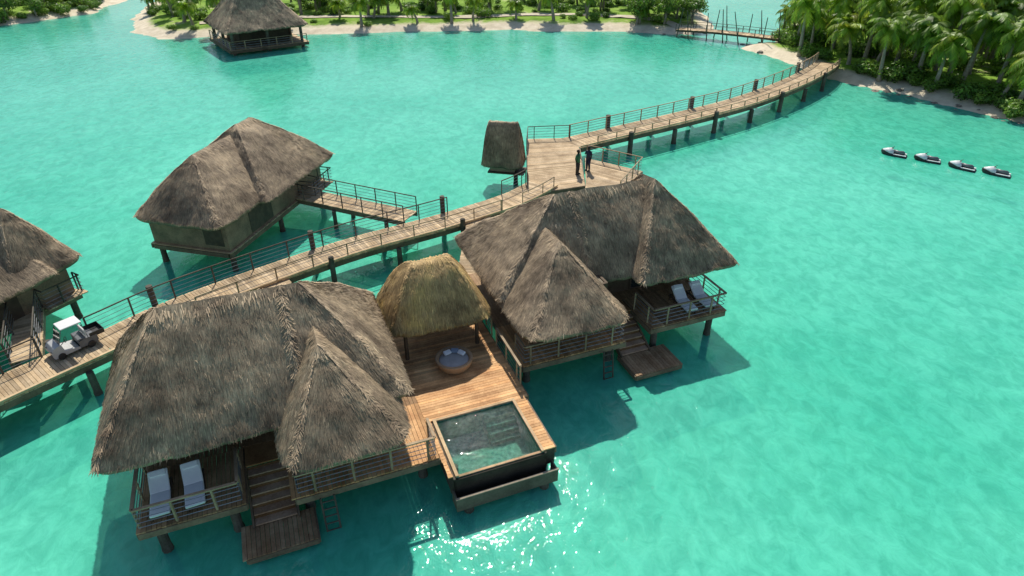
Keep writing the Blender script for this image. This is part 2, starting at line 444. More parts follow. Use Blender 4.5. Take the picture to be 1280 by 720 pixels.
# ------------------------------------------------------------------ pool deck
PD=thing('pool_deck','warm timber deck between two villas holding a plunge pool','deck',C(-.5,-1,0))
mb=MB()
boards(mb,[C(-.4,-5.4,ZD),C(-.4,1.85,ZD)],2.1,lo=.8,hi=1.3)
boards(mb,[C(-2.40,1.87,ZD),C(-2.40,4.8,ZD)],.08,lo=.9); boards(mb,[C(1.33,1.87,ZD),C(1.33,4.85,ZD)],.22,lo=.8)
for w in (-2.5,1.72): mb.beam(C(w,-5.4,ZD-.17),C(w,1.9,ZD-.17),.08,.26,2,1)
mb.beam(C(-2.5,-5.4,ZD-.17),C(1.7,-5.4,ZD-.17),.08,.26,1,1)
mb.beam(C(1.58,1.9,ZD-.17),C(1.58,4.85,ZD-.17),.07,.28,2,1)
for f in (-3,-.6,1.6): mb.beam(C(-2.4,f,ZD-.28),C(1.5,f,ZD-.28),.15,.3,1,1)
mb.obj('planking',['deck','dark'],PD)
railobj(PD,[C(1.68,-1.6,ZD),C(1.68,1.2,ZD)],('rail','steel'),h=.95,sp=1.2,wires=4)
railobj(PD,[C(1.9,-4.6,ZD),C(1.75,-2.4,ZD)],('rail','steel'),h=.95,sp=1.3,wires=4)
for w in (-2.1,1.4):
    for f in (-4.5,-1.5,1.3,4.2): vpost(PD,C(w,f,0))
PL=thing('plunge_pool','raised plunge pool with timber rim, green mosaic and steps','pool',C(-.5,3.4,0))
w0,w1,f0,f1=-2.2,1.1,1.92,4.75
mb=MB()
mb.box(w0,w1,f0,f1,1.25,1.4,C,1,0)
for (a,b,c,d,zt) in ((w0-.02,w0+.10,f0,f1,2.44),(w1-.10,w1,f0,f1,2.44),(w0+.10,w1-.10,f0,f0+.10,2.44),(w0,w1,f1,f1+.12,2.40)):
    mb.box(a,b,c,d,1.4,zt,C,1,0)
mb.obj('basin',['tile'],PL)
mb=MB()
mb.box(w0-.03,w0+.09,f0-.03,f1+.14,2.45,2.515,C,1.1);mb.box(w1-.09,w1+.02,f0-.03,f1+.14,2.45,2.515,C,1.1);mb.box(w0+.09,w1-.09,f0-.03,f0+.08,2.45,2.515,C,1.1)
mb.box(w0+.09,w1-.09,f1+.03,f1+.13,2.405,2.43,C,.8)
mb.obj('rim',['walk'],PL)
mb=MB()
for k in range(4): mb.box(w1-1.35,w1-.11,f0+.11+.24*k,f0+.35+.24*k,1.41,2.18-.20*k,C,(.9-.12*k,.9-.12*k,.9-.12*k),0)
mb.obj('steps',['tile'],PL)
poolwater=MB(); poolwater.add([C(w0+.10,f0+.10,2.415),C(w0+.10,f1+.04,2.415),C(w1-.10,f1+.04,2.415),C(w1-.10,f0+.10,2.415)],[(0,1,2,3)])
mb=MB()
mb.box(w0-.12,w0-.03,f0,f1+.2,1.3,2.44,C,.9);mb.box(w1+.01,w1+.08,f0,f1+.2,1.3,2.44,C,.9)
mb.box(w0-.12,w1+.08,f1+.125,f1+.2,1.3,2.38,C,.45)
mb.box(w0-.12,w1+.30,f1+.21,f1+.58,1.3,1.38,C,.5); mb.box(w0-.12,w1+.30,f1+.58,f1+.64,1.3,1.85,C,1.1)
mb.box(w0-.18,w0-.12,f1+.1,f1+.64,1.3,1.87,C,1.1);mb.box(w1+.30,w1+.36,f1+.1,f1+.64,1.3,1.87,C,1.1)
mb.box(w0-.20,w1+.38,f1+.57,f1+.66,1.88,1.92,C,2.2)
mb.box(w1+.09,w1+.45,f0+.2,f1+.1,1.7,2.42,C,.6)
mb.obj('shell',['shell'],PL)
for f in (4.4,5.2):
    for w in (-1.9,1.0): vpost(PL,C(w,f,0),1.29,.16)

# cabana
CB=thing('thatched_cabana','small domed golden thatch cabana shading a timber deck','cabana',C(-.6,-3.4,ZD))
mb=MB()
thatch(mb,C,[(-2.95,-5.3,1.2),(1.6,-5.3,1.2),(1.6,-1.45,1.2),(-2.95,-1.45,1.2)],(-1.3,-3.4),(.0,-3.4),4.2,6.4,1.2,bulge=.05,power=1.45,hips=True,capt=1.2,dens=150,fr_=1.5)
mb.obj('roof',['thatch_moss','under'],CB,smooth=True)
for w in (-2.2,.95):
    for f in (-4.7,-2.1):
        mb=MB(); mb.tube([C(w,f,ZD),C(w,f,4.6)],[.09,.08],8); mb.obj('post',['dark'],CB)
BN=thing('wooden_bench','dark timber bench beneath the thatched cabana','bench',C(-.6,-4.5,ZD))
mb=MB(); mb.box(-1.6,.5,-4.8,-4.3,ZD+.38,ZD+.45,C); mb.box(-1.6,.5,-4.86,-4.8,ZD+.38,ZD+.9,C); mb.obj('seat',['dark'],BN)
for w in (-1.5,.4): 
    mb=MB(); mb.box(w-.05,w+.05,-4.75,-4.35,ZD,ZD+.38,C); mb.obj('leg',['dark'],BN)
DB=thing('round_daybed','round brown wicker daybed with pale cushions','daybed',C(-.45,-1.0,ZD),world=False)
def ringpts(r,z,n=40,x=0,y=0,e=1): return [Vector((x+math.cos(2*math.pi*k/n)*r,y+math.sin(2*math.pi*k/n)*r*e,z)) for k in range(n)]
mb=MB(); mb.loft([ringpts(.66,0),ringpts(.72,.10),ringpts(.77,.26),ringpts(.80,.38),ringpts(.79,.42),ringpts(.68,.42),ringpts(.64,.32),ringpts(.62,.22)])
mb.obj('basket',['wicker'],DB,smooth=True)
mb=MB(); mb.loft([ringpts(.62,.23),ringpts(.63,.28),ringpts(.60,.33),ringpts(.4,.35),ringpts(.02,.355)]); mb.obj('mattress',['cream'],DB,smooth=True)
for (x,y,a,k) in ((-.30,.26,.6,'white'),(.30,.26,-.6,'white'),(.0,.40,.0,'blue')):
    mb=MB(); c,s=math.cos(a),math.sin(a)
    mb.obox((x,y,.45),Vector((c,s,0))*.17,Vector((-s*.9,c*.9,.3))*.12,Vector((s*.3,-c*.3,.9))*.06); mb.obj('pillow',[k],DB,bevel=.05)

# ------------------------------------------------------------------ boardwalks
BW=thing('boardwalk','long timber boardwalk on dark piles with cable railing','boardwalk',(-10,31,0))
mainp=smoothpath([(-29,9.6,ZD),(-24.6,15.2,ZD),(-20.9,20.0,ZD),(-18.2,23.3,ZD),(-15.6,26.6,ZD),(-9.5,32.0,ZD),(-4.2,35.5,ZD),(.0,38.7,ZD),(2.2,41.4,ZD)])
mb=MB(); boards(mb,mainp,1.05)
for o in (-1.0,1.0,0): polybeam(mb,offset(mainp,o),.1,.28,-.2,1,1.6)
polybeam(mb,offset(mainp,1.02),.12,.10,.10,0,1.2)
for p,d in along(offset(mainp,1.02),2.2): mb.obox(p+Vector((0,0,.03)),d*.12,Vector((d.y,-d.x,0))*.05,(0,0,.03),1,0)
mb.obj('deck',['walk','dark'],BW)
rp=offset(mainp,-.98); fp=offset(mainp,.98)
def seg(path,a,b): n=len(path); return path[int(a*n):int(b*n)]
for a,b in ((0,.335),(.38,.78),(.86,.97)): railobj(BW,seg(rp,a,b),h=1.0,sp=2.0,wires=4,pw=.06,cap=.05)
for a,b in ((.50,.84),(.87,.98)): railobj(BW,seg(fp,a,b),('rail','steel'),h=.8,sp=2.0,wires=2,pw=.06,cap=.05)
for i,(p,d) in enumerate(along(mainp,4.1)):
    x=Vector((d.y,-d.x,0))
    for sgn in (-1,1):
        top=3.55 if (sgn<0 and i%2==1) else 2.95 if (sgn>0 and i%2==1) else 2.2
        vpost(BW,p+x*sgn*1.18,top,.15)
PF=thing('boardwalk','wide planked landing platform joining boardwalk and pier','boardwalk',(3,45,0))
def quadboards(mb,a,b,c,d,bw=.15,lo=.75,hi=1.25):
    a,b,c,d=map(Vector,(a,b,c,d)); L=max((b-a).length,(c-d).length); n=int(L/bw)
    for k in range(n):
        t0=k/n;t1=(k+.9)/n; p=[a.lerp(b,t0),a.lerp(b,t1),d.lerp(c,t1),d.lerp(c,t0)]; t=U(lo,hi); z=Vector((0,0,U(-.003,.003)))
        dn=Vector((0,0,-.05)); g=U(0,.25); mb.hexa([q+dn+z for q in p]+[q+z for q in p],(t*(1-.15*g),t,t*(1+.4*g)),0)
mb=MB()
quadboards(mb,(1.0,39.6,ZD-.012),(1.2,50.3,ZD-.012),(5.2,50.6,ZD-.012),(4.9,41.0,ZD-.012))
for a,b in (((1.0,39.6),(1.2,50.3)),((1.2,50.3),(5.2,50.6)),((5.2,48.4),(4.9,41.0)),((4.9,41),(1,39.6))): mb.beam((*a,ZD-.2),(*b,ZD-.2),.1,.28,1.5,1)
mb.obj('deck',['walk','dark'],PF)
railobj(PF,[Vector((1.05,43.6,ZD)),Vector((1.0,40.8,ZD))],h=1,sp=1.6,wires=4,pw=.06,cap=.05)
railobj(PF,[Vector((1.1,47.5,ZD)),Vector((1.25,50.2,ZD)),Vector((4.6,50.6,ZD))],h=1,sp=1.6,wires=4,pw=.06,cap=.05)
for p in ((1.2,41),(1.3,45),(1.3,49.8),(4.8,50.2),(4.7,46),(4.8,41.8)): vpost(PF,(*p,0))
PR=thing('pier','curving timber pier on piles leading to a palm island','pier',(20,60,0))
pp=smoothpath([(4.6,49.3,ZD),(10,52.8,ZD),(15.2,56.2,ZD),(21.4,60.6,ZD),(28.0,66.6,ZD+.05),(33.2,72.6,ZD),(36,77.0,2.2)])
mb=MB(); boards(mb,pp,1.3)
for o in (-1.25,1.25,0): polybeam(mb,offset(pp,o),.1,.3,-.21,1,1.5)
polybeam(mb,offset(pp,1.25),.13,.12,.12,0,1.2)
mb.obj('deck',['walk','dark'],PR)
railobj(PR,offset(pp,-1.2)[1:],('rail','steel'),h=1.0,sp=1.9,wires=4,pw=.08,cap=.06,wr=.018)
railobj(PR,offset(pp,1.2)[2:],('rail','steel'),h=.6,sp=1.9,wires=1,pw=.08,cap=.06)
for i,(p,d) in enumerate(along(pp,4.9)):
    if i==0 or i>7: continue
    x=Vector((d.y,-d.x,0))
    for sgn in (-1,1): vpost(PR,p+x*sgn*1.45,3.5 if (sgn<0 and i%2==1) else (2.9 if i%2==1 else 2.2),.2)
def link(pts,hw,label,rail=(1,1),posts=True,nm='footbridge'):
    e=thing(nm,label,'footbridge',(pts[0][0],pts[0][1],0)); p=[Vector(q) for q in pts]
    mb=MB(); boards(mb,p,hw)
    for o in (-hw+.05,hw-.05): polybeam(mb,offset(p,o),.1,.26,-.19,1,1.6)
    mb.obj('deck',['walk','dark'],e)
    if rail[0]: railobj(e,offset(p,-hw+.06),h=1,sp=1.5,wires=4,pw=.06,cap=.05)
    if rail[1]: railobj(e,offset(p,hw-.06),h=1,sp=1.5,wires=4,pw=.06,cap=.05)
    if posts:
        L=along(p,3.9)
        for (q,d) in L[1:]:
            x=Vector((d.y,-d.x,0))
            for s in (-1,1): vpost(e,q+x*s*(hw+.1),2.25,.13)
    return e
link([(-14.4,40.0,ZD-.012),(-6.2,36.3,ZD-.012)],.8,'railed timber footbridge linking boardwalk to a smaller villa')
link([(-23.6,26.9,ZD-.012),(-20.9,22.3,ZD-.012)],.6,'narrow railed footbridge leading to a thatched villa')
link([(-13.2,30.0,ZD-.012),(-9.0,23.8,ZD-.012)],.8,'short timber footbridge joining boardwalk to large villa',(0,0))
link([(-2.0,36.6,ZD-.012),(-2.2,27.5,ZD-.012),(-3.6,26.2,ZD-.012)],.7,'timber footbridge running down to the pool deck',(0,0),False)
EN=thing('entry_deck','small railed entry deck behind the flared roof villa','deck',(7,42,0))
mb=MB(); quadboards(mb,(4.95,41.0,ZD-.02),(5.4,46.2,ZD-.02),(9.2,43.6,ZD-.02),(7.0,39.2,ZD-.02)); quadboards(mb,(4.95,41.0,ZD-.024),(7.0,39.2,ZD-.024),(6.2,31,ZD-.024),(3.2,31,ZD-.024))
mb.beam((5.4,46.2,ZD-.2),(9.2,43.6,ZD-.2),.1,.26,1.5,1);mb.beam((7,39.2,ZD-.2),(9.2,43.6,ZD-.2),.1,.26,1.5,1)
mb.obj('planking',['walk','dark'],EN)
railobj(EN,[Vector((5.5,46.1,ZD)),Vector((9.1,43.6,ZD)),Vector((7.0,39.4,ZD))],('rail','steel'),h=1,sp=1.3,wires=4,pw=.07,cap=.06)
for p in ((8.6,43.4),(7.2,40)): vpost(EN,(*p,0))

SH=thing('thatched_shelter','tall narrow round-topped thatch shelter beside the landing','shelter',(-.6,45.0,0))
mb=MB(); TS=lambda a,b,z:Vector((-.6+a*.97+b*.2,44.9-a*.2+b*.97,z))
thatch(mb,TS,[(-1.5,-.95,.4),(1.5,-.95,.4),(1.5,1.0,.4),(-1.5,1.0,.4)],(-.95,0),(.95,0),2.8,5.6,.5,bulge=.04,power=1.7,dens=230,hips=True,capt=1.4,fr_=2.2)
mb.obj('roof',['thatch','under'],SH,smooth=True)
mb=MB(); mb.box(-.9,.9,-.5,.5,2.1,3.6,TS,.4); mb.obj('wall',['weave'],SH)
mb=MB(); mb.box(-1.05,1.6,-.7,.7,2.0,2.1,TS); mb.obj('floor',['dark'],SH)
vpost(SH,TS(.9,0,0),2.0,.16)

# ------------------------------------------------------------------ villa 3, 4 and far pavilion
def small_villa(cx,cy,ax,label,comps,body,deckr,win,endwin):
    n=Vector((ax[0],ax[1])).normalized()
    T=lambda a,p,z:Vector((cx+a*n.x+p*n.y,cy+a*n.y-p*n.x,z))
    e=thing('overwater_villa',label,'villa',(cx,cy,0),'thatched villas on stilts')
    mb=MB()
    for (pts,A,B,ze,zr,rd) in comps: thatch(mb,T,pts,A,B,ze,zr,rd,dens=100)
    mb.obj('roof',['thatch','under'],e,smooth=True)
    a0,a1,p0,p1=body; zf=ZD-.15
    mb=MB(); mb.box(a0,a1,p0,p1,zf,4.2,T,1.0)
    for x in np.linspace(a0,a1,5): mb.box(x-.05,x+.05,p0-.03,p1+.03,zf-.02,4.22,T,2.2,1)
    for y in np.linspace(p0,p1,4): mb.box(a0-.035,a1+.035,y-.05,y+.05,zf-.02,4.21,T,2.2,1)
    mb.box(a0-.03,a1+.03,p0-.03,p1+.03,zf,zf+.09,T,1,1)
    mb.obj('wall',['weave','dark'],e)
    mb=MB(); mb.box(win[0],win[1],p1+.045,p1+.07,zf+.1,4.15,T); mb.obj('window',['shade'],e,label='wide dark slatted window opening')
    mb=MB(); mb.box(a0-.07,a0-.046,endwin[0],endwin[1],zf+.3,4.15,T); mb.obj('window',['shade'],e)
    mb=MB(); boards(mb,[T(a0-.2,(p0+p1)/2,zf),T(a1+.2,(p0+p1)/2,zf)],(p1-p0)/2+.2)
    for p in (p0-.15,p1+.15): mb.beam(T(a0-.2,p,zf-.18),T(a1+.2,p,zf-.18),.1,.24,1.6,1)
    mb.beam(T(a0-.2,p0,zf-.18),T(a0-.2,p1,zf-.18),.1,.24,1.6,1)
    if deckr:
        d0,d1,q0,q1=deckr
        boards(mb,[T(d0,(q0+q1)/2,ZD-.01),T(d1,(q0+q1)/2,ZD-.01)],(q1-q0)/2)
    mb.obj('deck',['walk','dark'],e)
    if deckr: railobj(e,[T(d0,q0,ZD),T(d0,q1,ZD),T(d1,q1,ZD),T(d1,q0,ZD)],h=1,sp=1.3,wires=4,pw=.06,cap=.05)
    for a in np.linspace(a0+.2,a1-.2,3):
        for p in (p0+.1,p1-.1): vpost(e,T(a,p,0),2.25)
    return T
T3=small_villa(-16.95,37.9,(.24,.97),'mid-sized thatched villa on stilts with woven panel walls',
  [([(-6.1,-2.9,1.2),(4.5,-3.2,.6),(4.5,3.0,.6),(-6.1,3.0,1.0)],(-3.1,-.1),(2.0,-.1),4.15,6.95,.6),
   ([(-2.4,-3.6,.6),(6.0,-3.6,.8),(6.0,3.6,.6),(-2.4,3.6,.6)],(1.0,0),(2.4,0),4.15,7.4,.6)],(-5.35,5.2,-2.2,2.6),(2.2,4.8,2.65,3.7),(-3.2,-.9),(1.2,2.4))
T4=small_villa(-25.9,25.1,(.47,.88),'thatched villa on stilts beside the parked golf cart',
  [([(-6.5,-3.2),(3.6,-3.2),(3.6,3.4),(-6.5,3.4)],(-3.6,.3),(2.2,.3),4.25,6.8,.9),
   ([(1.3,-3.4,.6),(5.1,-3.1,.9),(5.1,2.9,.9),(1.3,3.1,.6)],(3.0,-1.2),(3.2,1.1),4.25,7.15,.6),
   ],(-4.6,4.2,-2.2,2.3),(2.6,4.4,2.35,2.9),(-2,1.8),(0,1.8))
PV=thing('thatched_pavilion','big pyramid-roofed thatch pavilion standing over the lagoon edge','pavilion',(-35,92,0))
ca,sa=math.cos(.62),math.sin(.62)
TP=lambda a,b,z:Vector((-33.9+a*ca-b*sa,92.0+a*sa+b*ca,z))
mb=MB(); thatch(mb,TP,[(-5.4,-5.4,1),(5.4,-5.4,1),(5.4,5.4,1),(-5.4,5.4,1)],(-.8,0),(.8,0),3.9,10.2,1,bulge=-.07,dens=40,bs=1.8)
mb.obj('roof',['thatch','under'],PV,smooth=True)
mb=MB(); boards(mb,[TP(-5.0,0,1.7),TP(5.0,0,1.7)],5.0,bw=.3)
for s in (-5.0,5.0): mb.beam(TP(s,-5.0,1.5),TP(s,5.0,1.5),.15,.35,1,1);mb.beam(TP(-5.0,s,1.5),TP(5.0,s,1.5),.15,.34,1,1)
mb.obj('deck',['walk','dark'],PV)
railobj(PV,[TP(4.9,-4.9,1.7),TP(-4.9,-4.9,1.7),TP(-4.9,4.9,1.7)],('rail','steel'),h=1,sp=2,wires=3,pw=.1,cap=.1,wr=.03)
mb=MB(); mb.box(-3.2,3.2,-3.2,3.2,1.72,4.6,TP,.5); mb.obj('wall',['dark'],PV)
for a in (-4.4,0,4.4):
    for b in (-4.4,0,4.4):
        if a==0 and b==0: continue
        vpost(PV,TP(a,b,0),4.1,.2)
BG=thing('pole_bridge','slender timber bridge with tall leaning poles between islands','bridge',(32,97,0))
bp=smoothpath([(23.6,98.4,1.9),(27.2,95.8,2.15),(30.9,93.4,2.2),(34.6,91.2,2.15),(38.0,89.7,2.0)])
mb=MB(); boards(mb,bp,.9,bw=.25)
for o in (-.85,.85): polybeam(mb,offset(bp,o),.12,.24,-.14,1)
mb.obj('deck',['walk','dark'],BG)
for o in (-.9,.9): railobj(BG,offset(bp,o),h=.8,sp=2.2,wires=1,pw=.08,cap=.06,wr=.02)
for i,(p,d) in enumerate(along(bp,2.4)):
    x=Vector((d.y,-d.x,0))
    for s in (-1,1):
        mb=MB(); lean=U(-.7,.7); mb.tube([p+x*s*1.05+Vector((0,0,-3.2)),p+x*s*(1.5+.3*abs(lean))+d*lean*2.2+Vector((0,0,U(2.2,3.4)))],[.10,.05],7); mb.obj('pole',['pile'],BG)

# ------------------------------------------------------------------ jet skis
def jetski():
    J=thing('jet_ski','black and white jet ski floating on the lagoon','jet ski',(0,0,0),'jet skis floating in a row',world=False)
    def ring(y,w,zb,zt,zd): return [Vector(q) for q in ((0,y,zb),(-w*.7,y,zb+.1),(-w,y,zt-.08),(-w*.95,y,zt),(-w*.45,y,zd),(0,y,zd+.02),(w*.45,y,zd),(w*.95,y,zt),(w,y,zt-.08),(w*.7,y,zb+.1))]
    mb=MB(); mb.loft([ring(-1.45,.48,-.22,.22,.24),ring(-.9,.56,-.25,.28,.30),ring(0,.58,-.26,.32,.36),ring(.7,.50,-.22,.42,.55),ring(1.2,.30,-.08,.52,.62),ring(1.55,.06,.30,.54,.58)])
    mb.obj('hull',['black'],J,smooth=True)
    mb=MB(); mb.loft([ring(.1,.44,.34,.42,.60),ring(.5,.47,.38,.48,.88),ring(.9,.36,.46,.58,.80),ring(1.4,.12,.52,.60,.66)]); mb.obj('hood',['whitepaint'],J,smooth=True)
    mb=MB(); mb.loft([ring(-1.15,.16,.3,.55,.62),ring(-.9,.22,.3,.66,.74),ring(-.4,.22,.3,.62,.70),ring(.15,.18,.3,.66,.76)]); mb.obj('seat',['grey'],J,smooth=True)
    for s in (-1,1):
        mb=MB(); mb.box(s*.38-.12,s*.38+.12,-1.35,.1,.33,.39); mb.obj('footwell',['whitepaint'],J)
    mb=MB(); mb.tube([(-.36,.22,.98),(-.15,.34,.96),(.15,.34,.96),(.36,.22,.98)],[.03]*4,6); mb.tube([(0,.5,.78),(0,.33,.97)],[.06,.05],6)
    mb.obj('handlebar',['black'],J,smooth=True)
    return J
J=jetski(); jd=math.radians(55)
pos=[(30.9,50.7),(32.9,49.4),(34.7,47.8),(36.6,46.6)]
J.location=(*pos[0],WL-.1);J.rotation_euler=(0,0,jd); J.scale=(.72,.64,.72)
for k,p in enumerate(pos[1:]): copy_thing(J,(*p,WL-.1),jd+U(-.12,.12),(.72,.64,.72))

# ------------------------------------------------------------------ golf cart
GC=thing('golf_cart','golf cart with pale canopy parked on the boardwalk','golf cart',(-19.15,22.95,ZD),world=False)
mb=MB()
def prof(pts,x0,x1,mi=0,t=1.):
    n=len(pts); vs=[(x0,y,z) for y,z in pts]+[(x1,y,z) for y,z in pts]
    mb.add(vs,[tuple(range(n)),tuple(range(2*n-1,n-1,-1))]+[(i,(i+1)%n,n+(i+1)%n,n+i) for i in range(n)],t,mi)
prof([(1.25,.3),(1.28,.55),(1.1,.82),(.72,.92),(.62,.45),(-.2,.32),(-.2,.25),(1.2,.22)],-.56,.56,0,.6)
mb.obj('body',['whitepaint'],GC,bevel=.04)
mb=MB()
prof([(-.25,.28),(-.25,.62),(-.55,.68),(-1.25,.66),(-1.28,.35),(-1.15,.26)],-.56,.56,0)
mb.obj('rear_body',['grey'],GC,bevel=.04)
mb=MB(); prof([(1.2,.2),(1.2,.27),(-1.25,.27),(-1.25,.2)],-.5,.5); mb.obj('chassis',['black'],GC)
mb=MB(); mb.box(-.52,.52,-.68,-.2,.66,.80); mb.obj('seat',['grey'],GC,bevel=.04)
mb=MB(); mb.box(-.5,.5,-.80,-.70,.82,1.2,None,.6); mb.obj('backrest',['white'],GC,bevel=.03)
mb=MB(); mb.box(-.54,.54,-1.75,-.9,.60,.66)
for x in (-.54,.52): mb.box(x,x+.02,-1.75,-.9,.66,.9)
mb.box(-.54,.54,-1.77,-1.75,.66,.9); mb.obj('cargo_bed',['black'],GC)
mb=MB(); mb.box(-.5,.5,-.78,.42,1.76,1.83,None,.9); mb.obj('canopy',['whitepaint'],GC,bevel=.03)
for x in (-.46,.46):
    for (a,b) in (((.78,.85),(.38,1.77)),((-.82,.66),(-.72,1.77))):
        mb=MB(); mb.cyl((x,a[0],a[1]),(x,b[0],b[1]),.022,n=6); mb.obj('strut',['grey'],GC)
mb=MB(); mb.add([(-.46,.76,.92),(.46,.76,.92),(.46,.48,1.65),(-.46,.48,1.65)],[(0,1,2,3)]); mb.obj('windscreen',['glass'],GC)
mb=MB()
for k in range(14):
    a=2*math.pi*k/14;b=2*math.pi*(k+1)/14
    f=lambda t:Vector((-.26+math.cos(t)*.17,.32-math.sin(t)*.07,1.0+math.sin(t)*.15)); mb.cyl(f(a),f(b),.018,n=5)
mb.cyl((-.26,.32,1.0),(-.26,.62,.75),.02,n=6); mb.obj('steering_wheel',['black'],GC)
for x in (-.52,.52):
    for y in (.85,-.85):
        mb=MB(); mb.tube([(x-.09,y,.22),(x-.07,y,.22),(x+.07,y,.22),(x+.09,y,.22)],[.17,.22,.22,.17],16); mb.obj('wheel',['black'],GC)
for x in (-.38,.38):
    mb=MB(); mb.cyl((x,1.24,.62),(x,1.27,.60),.07,n=10); mb.obj('headlight',['glass'],GC)
GC.rotation_euler=(0,0,math.atan2(-.77,-.64)-math.pi/2); GC.scale=(.74,.70,.74)

# ------------------------------------------------------------------ people
def person(loc,rz,shirt,pants,label,arms):
    P=thing('person',label,'person',loc,world=False)
    me=bpy.data.meshes.new('body'); vs=[];es=[];rad=[]
    def v(x,y,z,r,par=None,r2=None):
        vs.append((x,y,z)); rad.append((r,r2 or r)); 
        if par is not None: es.append((par,len(vs)-1))
        return len(vs)-1
    pel=v(0,0,.95,.15,None,.11); sp=v(0,.01,1.12,.135,pel,.10); ch=v(0,.01,1.32,.165,sp,.11); nk0=v(0,0,1.45,.09,ch,.08); nk=v(0,.01,1.52,.055,nk0); h1=v(0,.015,1.60,.085,nk,.095); h2=v(0,.01,1.69,.085,h1,.095)
    no=v(0,.105,1.625,.014,h1)
    for s in (-1,1):
        e=v(s*.09,.0,1.63,.015,h1)
    for s,(ex,ey,ez,wx,wy,wz) in zip((-1,1),arms):
        sh=v(s*.18,0,1.40,.065,ch); el=v(ex*s,ey,ez,.042,sh); wr=v(wx*s,wy,wz,.03,el)
        d=(Vector((wx*s,wy,wz))-Vector((ex*s,ey,ez))).normalized(); w=Vector((wx*s,wy,wz)); pm=w+d*.06; pmv=v(*pm,.034,wr,.022)
        side=Vector((0,1,0)) if abs(d.y)<.7 else Vector((1,0,0))
        for k,(o,l) in enumerate(((-.03,.055),(-.01,.07),(.01,.075),(.03,.065))):
            a=pm+side*o+d*.035; ai=v(*a,.010,pmv); v(*(a+d*l+Vector((-s*.02,0,-.005))),.008,ai)
        t=pm+side*.035-d*.02; ti=v(*t,.011,pmv); v(*(t+side*.03+d*.035),.009,ti)
        hp=v(s*.09,0,.88,.095,pel); kn=v(s*.10,.02,.50,.06,hp); an=v(s*.11,-.02,.09,.04,kn); toe=v(s*.125,.15,.035,.035,an,.045)
    me.from_pydata(vs,es,[]); me.update()
    ob=bpy.data.objects.new('body',me); COL.objects.link(ob); ob.parent=P
    bm=bmesh.new(); bm.from_mesh(me); lay=bm.verts.layers.skin.verify()
    for i,vv in enumerate(bm.verts): vv[lay].radius=rad[i]; vv[lay].use_root=(i==0)
    bm.to_mesh(me); bm.free()
    me.materials.append(M['skin'])
    sk=ob.modifiers.new('Skin','SKIN'); sk.use_smooth_shade=True
    ob.modifiers.new('Sub','SUBSURF').levels=1; ob.modifiers['Sub'].render_levels=1
    def ell(cx,cy,z,rx,ry,n=14): return [Vector((cx+rx*math.cos(2*math.pi*k/n),cy+ry*math.sin(2*math.pi*k/n),z)) for k in range(n)]
    mb=MB(); mb.loft([ell(0,0,.90,.19,.145),ell(0,.01,1.12,.175,.13),ell(0,.01,1.32,.20,.135),ell(0,0,1.44,.15,.10),ell(0,0,1.49,.075,.075)])
    for s,(ex,ey,ez,wx,wy,wz) in zip((-1,1),arms):
        a=Vector((s*.15,0,1.42));b=Vector((ex*s,ey,ez)); mb.tube([a,a.lerp(b,.45),a.lerp(b,.85)],[.085,.075,.065],10)
    mb.obj('shirt',[shirt],P,smooth=True)
    mb=MB(); mb.loft([ell(0,0,.80,.185,.13),ell(0,0,.93,.18,.135),ell(0,0,1.0,.165,.125)])
    for s in (-1,1): mb.tube([(s*.09,0,.9),(s*.10,.02,.5),(s*.11,-.015,.13)],[.115,.085,.065],12)
    mb.obj('trousers',[pants],P,smooth=True)
    mb=MB(); mb.loft([ell(0,-.02,1.60,.097,.10),ell(0,-.02,1.68,.105,.112),ell(0,-.015,1.75,.085,.095),ell(0,-.01,1.785,.03,.035)]); mb.obj('hair',['hair'],P,smooth=True)
    for s in (-1,1):
        mb=MB(); mb.loft([ell(s*.12,.05,.0,.05,.14),ell(s*.12,.05,.05,.05,.14),ell(s*.115,.0,.09,.045,.07)]); mb.obj('shoe',['black'],P,smooth=True)
    P.rotation_euler=(0,0,rz)
    return P
person((4.55,43.0,ZD-.01),-2.2,'green_shirt','khaki','person in green shirt and dark trousers standing, hands at waist',((.27,-.03,1.15,.16,.17,1.10),(.26,-.05,1.13,.25,.08,.88)))
person((5.35,43.7,ZD-.01),2.4,'navy','navy','person in dark navy clothes standing with one arm bent',((.25,-.03,1.13,.24,.05,.87),(.27,.05,1.15,.12,.24,1.22)))

# ------------------------------------------------------------------ ground: seabed and islands
k95=.95
isl=[
 [(-61.5,113),(-58.5,106),(-52,101),(-44,102.0),(-30,104.5),(-17,106.3),(0,107.3),(18.6,106.3),(24,104.0),(28,104.5),(31,109),(33,118),(33,132),(28,160),(-30,172),(-58,150),(-68,136),(-65,122)],
 [(-83,110.5),(-78,116),(-73.5,123),(-74,138),(-90,180),(-150,180),(-170,120),(-140,98),(-105,103)],
 [(38,99),(34.5,97),(32.5,94.5),(34,89),(35.6,84.6),(36.5,79.5),(38.5,76.6),(41.6,72),(46.2,66.5),(51,60.5),(62,54),(95,48),(140,70),(150,150),(80,160),(60,135),(50,123),(43,106)]]
isl=[[(x*k95,y*k95) for x,y in p] for p in isl]
def axis(segs):
    out=[]
    for a,b,s in segs: out+=list(np.arange(a,b,s))
    out.append(segs[-1][1]); return np.array(out)
xs=axis([(-1500,-400,110),(-400,-160,20),(-160,-80,3),(-80,70,1.0),(70,160,3),(160,400,20),(400,1500,110)])
ys=axis([(-400,-20,40),(-20,40,6),(40,50,2.5),(50,130,1.0),(130,190,4),(190,400,20),(400,2500,150)])
X,Y=np.meshgrid(xs,ys)
